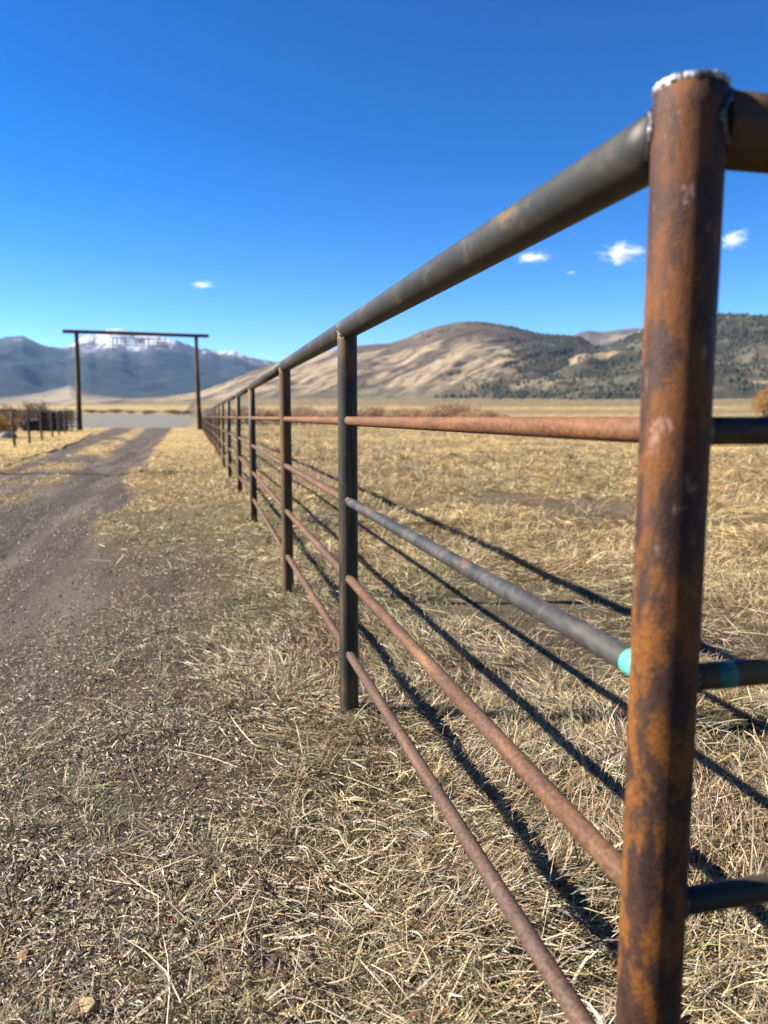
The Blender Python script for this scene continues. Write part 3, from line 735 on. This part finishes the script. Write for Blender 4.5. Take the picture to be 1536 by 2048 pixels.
# ------------------------------------------------------------------ shrubs
def mat_leaf(name, c1, c2):
    a = M(name); oi = a.noise(3, 3, .6, a.co.outputs['Object']); q = a.noise(30, 3, .6, a.co.outputs['Object'])
    col = a.mix(.5, a.ramp(oi, [(.35, c1), (.65, c2)]), a.ramp(q, [(.3, c1), (.7, c2)])); a.set(col, .7, 0, .2)
    tr = a.n('ShaderNodeBsdfTranslucent'); a.L(col, tr.inputs[0]); mx = a.n('ShaderNodeMixShader'); mx.inputs[0].default_value = .25
    a.L(a.b.outputs[0], mx.inputs[1]); a.L(tr.outputs[0], mx.inputs[2]); a.L(mx.outputs[0], a.o.inputs[0]); return a.m
MAT['willow'] = mat_leaf('orange_willow_leaf', (.30, .15, .045), (.50, .29, .09))
MAT['redtwig'] = mat_leaf('reddish_twig', (.36, .23, .13), (.52, .36, .20))
MAT['brownbush'] = mat_leaf('brown_bush_leaf', (.15, .10, .065), (.28, .19, .11))
MAT['greybush'] = mat_leaf('grey_sage_leaf', (.13, .12, .075), (.26, .23, .13))
def make_shrub(name, W_, H_, mat, nleaf, leaf_s, seed, label, group=None):
    rg = np.random.default_rng(seed); root = empty(name, (0, 0, 0), label, 'shrub', group)
    segs = []; tips = []
    for i in range(26):
        a = rg.uniform(0, 6.28); lean = rg.uniform(.05, .8); p = Vector((rg.normal(0, .08 * W_), rg.normal(0, .08 * W_), -.05))
        q = p + Vector((math.cos(a) * lean * W_ * .5, math.sin(a) * lean * W_ * .5, H_ * rg.uniform(.6, .95) * (1.08 - .35 * lean)))
        mid = (p + q) / 2 + Vector((math.cos(a), math.sin(a), 0)) * (.06 * W_)
        segs += [(p, mid, .03 * H_ / 2, .02 * H_ / 2), (mid, q, .02 * H_ / 2, .006)]; tips.append((mid, q))
    V, Q = stick_mesh(segs, 5); mesh('stem', V, Q, MAT['greywood'], root)
    k = rg.integers(0, len(tips), nleaf); t = rg.uniform(.15, 1.12, nleaf)
    A = np.array([tips[i][0][:] for i in range(len(tips))]); B = np.array([tips[i][1][:] for i in range(len(tips))])
    base = A[k] + (B[k] - A[k]) * t[:, None] + rg.normal(0, 1, (nleaf, 3)) * np.array([.075 * W_, .075 * W_, .055 * H_])
    base[:, 2] = np.abs(base[:, 2])
    u = rg.normal(size=(nleaf, 3)); u /= np.linalg.norm(u, axis=1, keepdims=True); u[:, 2] = np.abs(u[:, 2]) + .3
    v = np.cross(u, rg.normal(size=(nleaf, 3))); v /= np.linalg.norm(v, axis=1, keepdims=True)
    s = leaf_s * rg.uniform(.6, 1.5, nleaf)[:, None]
    P = np.stack([base, base + u * s + v * s * .35, base + u * s * 2.2, base + u * s - v * s * .35], 1).reshape(-1, 3)
    Qv = (np.arange(nleaf)[:, None] * 4 + np.arange(4)[None, :]); mesh('crown', P, Qv, mat, root, smooth=False)
    return root
def place(root, u, v, dist, s=1.0, label=None, copy=False, rot=0.0, group=None, flat=1.0):
    if copy:
        r = root.copy(); COL.objects.link(r)
        for ch in list(root.children):
            c = ch.copy(); COL.objects.link(c); c.parent = r
        root = r
    rx, ry, _ = ray(u, v); k = dist / math.hypot(rx, ry); X, Y = rx * k, ry * k
    root.location = (X, Y, float(hz(X, Y)) - .03 * s); f2 = .55 if dist > 160 else 1.0; root.scale = (s * (2 - f2), s * (2 - f2), s * f2); root.rotation_euler = (0, 0, rot)
    if label: root['label'] = label
    if group: root['group'] = group
    return root
GB = 'autumn shrubs along the far edge of the field'
s1 = make_shrub('willow_shrub', 5.0, 4.2, MAT['willow'], 5200, .075, 1, 'bright orange willow shrub in the field at the right edge')
place(s1, 1534, 820, 128, 1.25)
s2 = make_shrub('willow_shrub', 7, 4.6, MAT['redtwig'], 5000, .11, 2, 'widest reddish brown shrub beyond the middle of the rusty top inner rail')
place(s2, 893, 830, 215, 1.0, rot=.3)
s2['group'] = GB
place(s2, 935, 832, 235, .62, 'small reddish shrub just right of the widest one', True, 1.9, GB)
place(s2, 846, 832, 250, .55, 'low reddish shrub just left of the widest one', True, 2.9, GB)
place(s1, 612, 824, 300, .7, 'orange shrub seen between the dark post and the rusty one', True, 1.1, GB)
place(s1, 640, 826, 260, .45, 'small orange shrub right beside the dark near post, left side', True, 2.4, GB)
place(s2, 540, 826, 290, .9, 'reddish shrub seen between the third and fourth fence posts', True, 4.0, GB)
s7 = make_shrub('willow_shrub', 5.5, 2.2, MAT['redtwig'], 5200, .075, 9, 'pinkish tan willow in the low thicket across the field beyond the fence')
THK = 'willows of the low thicket across the field'
for q, u_ in enumerate([428, 456, 482, 508, 534, 558, 584, 610, 636, 662, 688, 714, 742, 770, 800, 834, 868, 900, 936, 972]):
    f_ = [1., .8, 1.12, .7, .92][q % 5] * (1.25 if u_ in (868, 900) else 1)
    place(s7, u_, 850, [104, 110, 99, 107][q % 4], f_, None, q > 0, q * 1.7, THK)
s3 = make_shrub('willow_shrub', 5, 3.0, MAT['brownbush'], 3600, .10, 3, 'brown shrub seen through the gateway near its middle', GB)
place(s3, 300, 829, 370, 1.1)
for (u, d, s, lb) in [(182, 400, 1.2, 'brown shrub right beside the left gateway post'), (205, 380, .8, 'small brown shrub second from the left gateway post'), (232, 395, 1.3, 'wide brown shrub left of the gateway middle'), (262, 372, .9, 'low brown shrub just left of the gateway middle'),
                      (345, 385, 1.3, 'wide brown shrub right of the gateway middle'), (372, 398, 1.0, 'brown shrub right beside the right gateway post'), (455, 330, 1.2, 'brown shrub behind the crowded far fence posts')]:
    place(s3, u, 829, d, s, lb, True, u * .7, GB)
s4 = make_shrub('willow_shrub', 4, 2.0, MAT['willow'], 2400, .10, 4, 'yellow orange low shrub through the gateway near the right post', GB)
place(s4, 355, 829, 350, 1.0)
place(s4, 290, 829, 345, .7, 'tiny yellow shrub through the gateway just left of its middle', True, 2.0, GB)
place(s4, 1010, 832, 260, .8, 'low yellow shrub in the field left of the rusty corner post', True, 1.0, GB)
place(s4, 1208, 833, 180, .5, 'small dull shrub in the field close left of the rusty corner post', True, 1.0, GB)
s5 = make_shrub('willow_shrub', 3.2, 2.3, MAT['willow'], 2600, .07, 5, 'orange leaved shrub at the far left edge behind the wire fence')
place(s5, 2, 850, 47, .62)
s6 = make_shrub('willow_shrub', 3.0, 2.5, MAT['brownbush'], 2600, .07, 6, 'bare brown shrub rising behind the dark board pen')
place(s6, 78, 850, 66, .95)
place(s6, 128, 850, 75, .75, 'bare brown shrub between the dark pen and the left gateway post', True, 2, None)
place(s6, 12, 850, 58, .8, 'bare brown shrub behind the orange leaved shrub at far left', True, 4, None)

# ------------------------------------------------------------------ hills
def mat_hill(name, sc_=.02, rough=.95, bs=.5, bd=6.0):
    a = M(name); at = a.n('ShaderNodeAttribute', attribute_name='Col'); n = a.noise(sc_, 7, .7, a.co.outputs['Object'])
    col = a.mix(1.0, at.outputs['Color'], a.ramp(n, [(.3, (.62, .62, .64)), (.7, (1.32, 1.3, 1.28))]), 'MULTIPLY')
    a.bump(n, bs, bd); return a.set(col, rough, 0, .1)
def hill(name, ridge, D0, D1, colour, mat, na=420, nr=150, amp=14., wl=260., zfoot=34., seed=0, back=.5, streak=False, prof=1.25, aniso=(1, 1), ridgeamp=.0):
    us = np.array([p[0] for p in ridge], float); vs = np.array([p[1] for p in ridge], float)
    u = np.linspace(us[0], us[-1], na); v = np.interp(u, us, vs)
    azs = []; tn = []
    for a_, b_ in zip(u, v):
        r = ray(a_, b_); azs.append(math.atan2(r[0], r[1])); tn.append(r[2] / math.hypot(r[0], r[1]))
    azs = np.array(azs); zr = CH + np.array(tn) * D1
    t = np.linspace(0, 1 + back, nr); T, A = np.meshgrid(t, azs, indexing='ij'); ZR_ = np.meshgrid(t, zr, indexing='ij')[1]
    r = D0 + (D1 - D0) * T; X = r * np.sin(A); Y = r * np.cos(A)
    if zfoot is None: zfoot = far_rise(D0 * np.sin(A), D0 * np.cos(A)) - 1.5
    s = np.where(T <= 1, np.clip(T, 0, 1) ** prof, 1 - ((T - 1) / back) ** 1.5 * .9)
    U_ = np.meshgrid(t, u, indexing='ij')[1]
    env = np.clip(T * 4, 0, 1) * np.clip((1.0 - T) * 3.2, 0, 1)
    env = np.where(T > 1, 0, env)
    ca, sa = math.cos(aniso[0]), math.sin(aniso[0])
    xr_ = (X * ca + Y * sa) / wl; yr_ = (-X * sa + Y * ca) / wl / aniso[1]
    if streak: xr_ = U_ / 150. + T * 1.5; yr_ = T * 7.5 - U_ / 55.
    n1 = fbm(xr_, yr_, seed, 5, .55); rg_ = 1 - np.abs(fbm(xr_ * .8 + 5, yr_ * .8, seed + 9, 4, .5)) * 1.6
    rel = np.clip((ZR_ - zfoot) / 150., .12, 1.5)
    Z = zfoot + (ZR_ - zfoot) * s + env * rel * amp * (n1 * .7 + rg_ * .6 - .3)
    Z = Z + np.where(T > 1, 0, 1) * ridgeamp * fbm(A * 260, A * 0, seed + 3, 4) * np.clip((T - .88) / .12, 0, 1)
    Z = np.where(T == 0, Z - 25, Z)
    C = colour(X, Y, Z, T, A, np.meshgrid(t, u, indexing='ij')[1], n1)
    nA = na; i_ = np.arange(nr - 1)[:, None] * nA; j_ = np.arange(nA - 1)[None, :]
    Q = np.stack([i_ + j_, i_ + j_ + 1, i_ + nA + j_ + 1, i_ + nA + j_], -1).reshape(-1, 4)
    V = np.stack([X, Y, Z], -1).reshape(-1, 3)
    o = mesh(name, V, Q, mat, cols=C.reshape(-1, 3)); tag(o, kind='structure'); return V.reshape(nr, na, 3), T, np.meshgrid(t, u, indexing='ij')[1]
def lerp(a, b, t): return np.asarray(a) + (np.asarray(b) - np.asarray(a)) * t[..., None]
# far snowy range
def c_mount(X, Y, Z, T, A, U, n1):
    tn_ = (Z - CH) / np.hypot(X, Y)
    lim = np.interp(U, [-400, 60, 110, 140, 200, 260, 330, 380, 430, 520], [.094, .094, .089, .081, .078, .080, .083, .086, .082, .073])
    nn = fbm(X / 420., Y / 900., 7, 5, .6); nm = fbm(X / 130., Y / 500., 8, 4, .6)
    sn = sst(-.004, .008, tn_ - lim + .016 * nn + .011 * nm - .004)
    sn = sn * np.interp(U, [-400, 60, 120, 145, 360, 400, 600], [.55, .55, .7, 1, 1, .9, .9])
    c = lerp((.010, .017, .020), (.020, .028, .028), sst(-.4, .5, nn)); rk = sst(-.016, .0, tn_ - lim + .010 * nn)
    c = lerp(c, (.12, .11, .12), rk * .6); return c + (np.array((.50, .52, .57)) - c) * sn[..., None]
hill('mountain_range', [(-700, 700), (-400, 688), (-200, 680), (-60, 690), (0, 677), (20, 673), (45, 671), (60, 678), (90, 693), (130, 696), (145, 689), (160, 677), (175, 669), (190, 671), (205, 663), (222, 657), (240, 657), (256, 663), (275, 669), (300, 671), (330, 675), (350, 679), (372, 688), (395, 697), (420, 699), (440, 704), (452, 702), (466, 701), (480, 707), (500, 715), (540, 722), (600, 735), (700, 750), (900, 790)],
     8500, 14500, c_mount, mat_hill('mountain_forest_and_snow', .0016, .95, .5, 60), amp=130, wl=1500, zfoot=150, seed=4, na=560, nr=170, prof=1.1, ridgeamp=22)
def c_foot(X, Y, Z, T, A, U, n1):
    c = lerp((.20, .16, .12), (.30, .25, .17), sst(-.3, .4, fbm(X / 300., Y / 300., 3, 4))); return lerp(c, (.10, .09, .08), sst(.1, .5, n1) * .6)
hill('foothill', [(-500, 788), (-200, 795), (-100, 799), (0, 796), (40, 792), (80, 786), (110, 779), (140, 771), (160, 777), (185, 788), (210, 793), (260, 797), (330, 800), (420, 812)], 3300, 5600, c_foot, mat_hill('foothill_scrub', .006, .95, .5, 12), amp=30, wl=500, zfoot=60, seed=14, na=260, nr=70)
# distant ridge at right
def c_dr(X, Y, Z, T, A, U, n1): return lerp((.10, .085, .075), (.22, .18, .14), sst(-.3, .4, fbm(X / 200., Y / 200., 5, 4)))
hill('distant_ridge', [(1060, 720), (1110, 690), (1140, 675), (1160, 665), (1178, 661), (1200, 664), (1225, 661), (1250, 658), (1270, 656), (1300, 662), (1360, 680), (1450, 700)], 4600, 6500, c_dr, mat_hill('distant_ridge_scrub', .006, .95, .5, 12), amp=60, wl=500, zfoot=80, seed=24, na=200, nr=70)
# tan grassy hill
def tree_tan(p0, p1, T, U):
    e = fbm(p0 / 120., p1 / 120., 58, 4)
    a = sst(1030, 1085, U + 55 * e + 90 * (.5 - T) * (T < .5)) * sst(.12, .3, T); b = sst(860, 930, U + 70 * e - 10) * sst(.20, .03, T + .10 * e) * .65; c = sst(.93, .98, T) * sst(.1, .5, e + .3 * sst(1040, 1080, U)) * .3
    d_ = sst(.30, .6, e) * sst(.66, .8, T) * sst(700, 900, U) * .4
    return np.clip(a + b + c + d_, 0, 1)
def c_tan(X, Y, Z, T, A, U, n1):
    al = U / 120. + T * 2.0; ac = T * 11 - U / 38.
    st = fbm(al, ac, 33, 5, .6); st2 = fbm(al * 2.6, ac * 2.4, 35, 4, .6)
    m = sst(-.30, .55, st + .45 * st2 + .10 - .75 * sst(.62, .85, T) * sst(640, 860, U) - .25 * sst(.2, .05, T))
    c = lerp((.095, .077, .058), (.32, .25, .16), m)
    c = lerp(c, (.092, .073, .055), sst(.60, .82, T) * sst(760, 860, U) * .8)
    c = lerp(c, (.12, .105, .07), sst(.2, .04, T) * .7)
    return lerp(c, (.045, .045, .035), tree_tan(X, Y, T, U) * .85)
HT = hill('hill', [(-200, 838), (60, 806), (150, 800), (230, 797), (290, 796), (340, 792), (400, 783), (450, 765), (490, 748), (520, 737), (560, 723), (620, 710), (660, 700), (700, 692), (740, 689), (780, 686), (810, 677), (840, 664), (880, 651), (915, 644), (935, 642), (960, 643), (1000, 648), (1040, 657), (1080, 667), (1120, 671), (1160, 673), (1200, 700), (1280, 740), (1400, 770), (1600, 790)],
     1500, 3200, c_tan, mat_hill('dry_grass_hill', .02, .95, .5, 5), amp=9, wl=420, zfoot=None, streak=True, seed=34, na=640, nr=260, prof=1.1, aniso=(.75, .28), ridgeamp=.8)
def c_dark(X, Y, Z, T, A, U, n1):
    nn = fbm(X / 90., Y / 90., 53, 5, .6); c = lerp((.035, .036, .028), (.095, .085, .06), sst(-.4, .5, nn))
    cl = sst(.32, .6, fbm(X / 260., Y / 190., 54, 4) + .4 * nn); return lerp(c, (.23, .175, .11), cl)
HD = hill('forested_hill', [(985, 806), (1040, 792), (1075, 762), (1100, 735), (1130, 712), (1160, 692), (1190, 692), (1215, 693), (1240, 682), (1262, 668), (1290, 655), (1340, 645), (1400, 633), (1440, 627), (1500, 629), (1560, 633), (1700, 620), (1900, 640), (2100, 680), (2400, 770)],
     1350, 2700, c_dark, mat_hill('forested_hill_soil', .03, .95, .5, 4), amp=30, wl=280, zfoot=None, seed=51, na=420, nr=170, prof=1.2, ridgeamp=3)
# junipers scattered on the slopes: uncountable
def forest(name, grids, n, dens, label, hsz=(4, 9)):
    P = []
    VG, T, U = grids; nr, na, _ = VG.shape
    i = RNG.integers(1, nr - 1, n); j = RNG.integers(0, na - 1, n); f = RNG.random((n, 2))
    p = VG[i, j] + (VG[np.minimum(i + 1, nr - 1), j] - VG[i, j]) * f[:, :1] + (VG[i, np.minimum(j + 1, na - 1)] - VG[i, j]) * f[:, 1:]
    k = RNG.random(n) < dens(p, T[i, j], U[i, j]); p = p[k]; n = len(p)
    H_ = RNG.uniform(*hsz, n); Wd = H_ * RNG.uniform(.28, .5, n)
    ring = [(0, .55), (.22, 1.0), (.5, .8), (.78, .42)]; sg_ = 7; V = np.zeros((n, len(ring) * sg_ + 1, 3))
    for a, (h, q) in enumerate(ring):
        for b in range(sg_):
            t = 2 * math.pi * b / sg_ + a * .4; rr_ = Wd * q * RNG.uniform(.7, 1.25, n)
            V[:, a * sg_ + b, 0] = p[:, 0] + rr_ * math.cos(t); V[:, a * sg_ + b, 1] = p[:, 1] + rr_ * math.sin(t); V[:, a * sg_ + b, 2] = p[:, 2] + H_ * (h + RNG.uniform(-.05, .05, n))
    V[:, -1] = p; V[:, -1, 2] += H_
    Fq = []
    for a in range(len(ring) - 1):
        for b in range(sg_):
            c1, c2 = a * sg_ + b, a * sg_ + (b + 1) % sg_; Fq += [(c1, c2, c2 + sg_), (c1, c2 + sg_, c1 + sg_)]
    for b in range(sg_): Fq.append(((len(ring) - 1) * sg_ + b, (len(ring) - 1) * sg_ + (b + 1) % sg_, len(ring) * sg_))
    Fq = np.array(Fq); Q = (Fq[None] + (np.arange(n) * V.shape[1])[:, None, None]).reshape(-1, 3)
    cc = np.array([.032, .044, .032])[None] * RNG.uniform(.6, 1.7, (n, 1)); cc[:, 0] *= RNG.uniform(.9, 1.4, n)
    a = M(name + '_foliage'); at = a.n('ShaderNodeAttribute', attribute_name='Col'); m_ = a.set(at.outputs['Color'], .8, 0, .2)
    return tag(mesh(name, V.reshape(-1, 3), Q, m_, smooth=False, cols=np.repeat(cc, V.shape[1], 0)), label, 'forest', kind='stuff')
def d_dark(p, T, U):
    cl = sst(.25, .55, fbm(p[:, 0] / 260., p[:, 1] / 190., 54, 4) + .4 * fbm(p[:, 0] / 90., p[:, 1] / 90., 53, 5, .6))
    return (1 - .9 * cl) * np.interp(T, [0, .1, .5, 1.1], [.25, .35, .6, 1.0]) * sst(-.6, .1, fbm(p[:, 0] / 60., p[:, 1] / 60., 57, 3)) 
forest('juniper_forest', HD, 34000, d_dark, 'dark junipers covering the hill at the right')
def d_tan(p, T, U): return tree_tan(p[:, 0], p[:, 1], T, U)
forest('scattered_juniper', HT, 42000, d_tan, 'junipers on the right flank and foot of the tan grassy hill', (4, 8))

# ------------------------------------------------------------------ clouds: small wisps of real volume
def cloud(u, v, dist, sx, sy, sz, dens, label, seed, nscale=2.6):
    r = Vector(ray(u, v)).normalized() * dist + Vector((0, 0, CH))
    V, Fc = ico(3); a = M('cloud_vapour'); a.t.nodes.remove(a.b)
    pv = a.n('ShaderNodeVolumePrincipled'); pv.inputs['Color'].default_value = (1, 1, 1, 1); pv.inputs['Anisotropy'].default_value = .2
    mp = a.coords((nscale, nscale, nscale * 1.3)); mp.node.inputs['Location'].default_value = (seed * 3.7, seed * 1.3, seed)
    n = a.noise(1.0, 5, .62, mp, .5)
    ln = a.n('ShaderNodeVectorMath', operation='LENGTH'); a.L(a.co.outputs['Object'], ln.inputs[0])
    fall = a.math('SUBTRACT', 1.0, ln.outputs['Value'], True)
    d = a.math('SUBTRACT', a.math('ADD', n, a.math('MULTIPLY', fall, .42)), .70, True)
    d = a.math('MULTIPLY', a.math('MULTIPLY', d, fall), dens)
    a.L(d, pv.inputs['Density']); a.L(pv.outputs[0], a.o.inputs['Volume'])
    o = mesh('cloud', V, Fc, a.m); o.location = r; o.scale = (sx, sy, sz)
    o.rotation_euler = (0, random.uniform(-.08, .12), -math.atan2(r.x, r.y))
    return tag(o, label, 'cloud')
cloud(1245, 508, 12800, 560, 300, 250, .09, 'largest white cloud wisp left of the rusty corner post', 1)
cloud(1468, 478, 12800, 330, 220, 220, .08, 'small white cloud right of the rusty corner post', 2)
cloud(1068, 516, 12800, 430, 220, 150, .08, 'flat cloud wisp just under the dark top rail', 5)
cloud(405, 570, 15500, 370, 160, 120, .07, 'tiny cloud wisp alone in the sky above the gateway', 9)
cloud(1142, 545, 13200, 140, 90, 60, .04, 'faintest cloud scrap between two larger wisps', 4)

# ------------------------------------------------------------------ unseen pole whose shadow crosses the drive
up = on_ground(392, 946); bx_, by_ = up[0] - 1.30 * 6.4, up[1] + .418 * 6.4
po = empty('utility_pole', (bx_, by_, 0), 'tall wooden utility pole left of the drive', 'pole')
log('shaft', (bx_, by_, -.3), (bx_, by_, 6.4), .13, .09, MAT['log'], po); log('crossarm', (bx_ , by_ - .5, 6.0), (bx_ , by_ + .5, 6.0), .05, .05, MAT['log'], po, k=4, bend=0)

# ------------------------------------------------------------------ haze
HB = 23000.
Vh = [(sx_ * HB, sy_ * HB, z_) for z_ in (-60., 2150.) for (sx_, sy_) in ((-1, -1), (1, -1), (1, 1), (-1, 1))]
Qh = [(0, 3, 2, 1), (4, 5, 6, 7), (0, 1, 5, 4), (1, 2, 6, 5), (2, 3, 7, 6), (3, 0, 4, 7)]
a = M('haze_air'); a.t.nodes.remove(a.b); pv = a.n('ShaderNodeVolumePrincipled')
pv.inputs['Color'].default_value = (.30, .56, 1.0, 1); pv.inputs['Density'].default_value = 1.2e-5; pv.inputs['Anisotropy'].default_value = 0.0
a.L(pv.outputs[0], a.o.inputs['Volume'])
USE_HAZE = True
if USE_HAZE:
    h = mesh('haze', Vh, Qh, a.m, smooth=False); tag(h, kind='stuff'); h['label'] = 'thin blue haze in the air before the far mountains'; h['category'] = 'haze'

# real surfaces are a little darker than the values picked above
K = .69
for m_ in bpy.data.materials:
    if m_.name.startswith(('cloud', 'haze')): continue
    t_ = m_.node_tree
    for nd in list(t_.nodes):
        if nd.type in ('BSDF_PRINCIPLED', 'BSDF_TRANSLUCENT'):
            ip = nd.inputs[0]
            if ip.is_linked:
                src = ip.links[0].from_socket; mx = t_.nodes.new('ShaderNodeMix'); mx.data_type = 'RGBA'; mx.blend_type = 'MULTIPLY'; mx.inputs[0].default_value = 1
                t_.links.new(src, mx.inputs[6]); mx.inputs[7].default_value = (K, K, K, 1); t_.links.new(mx.outputs[2], ip)
            else: ip.default_value = tuple(v * K for v in ip.default_value[:3]) + (1,)
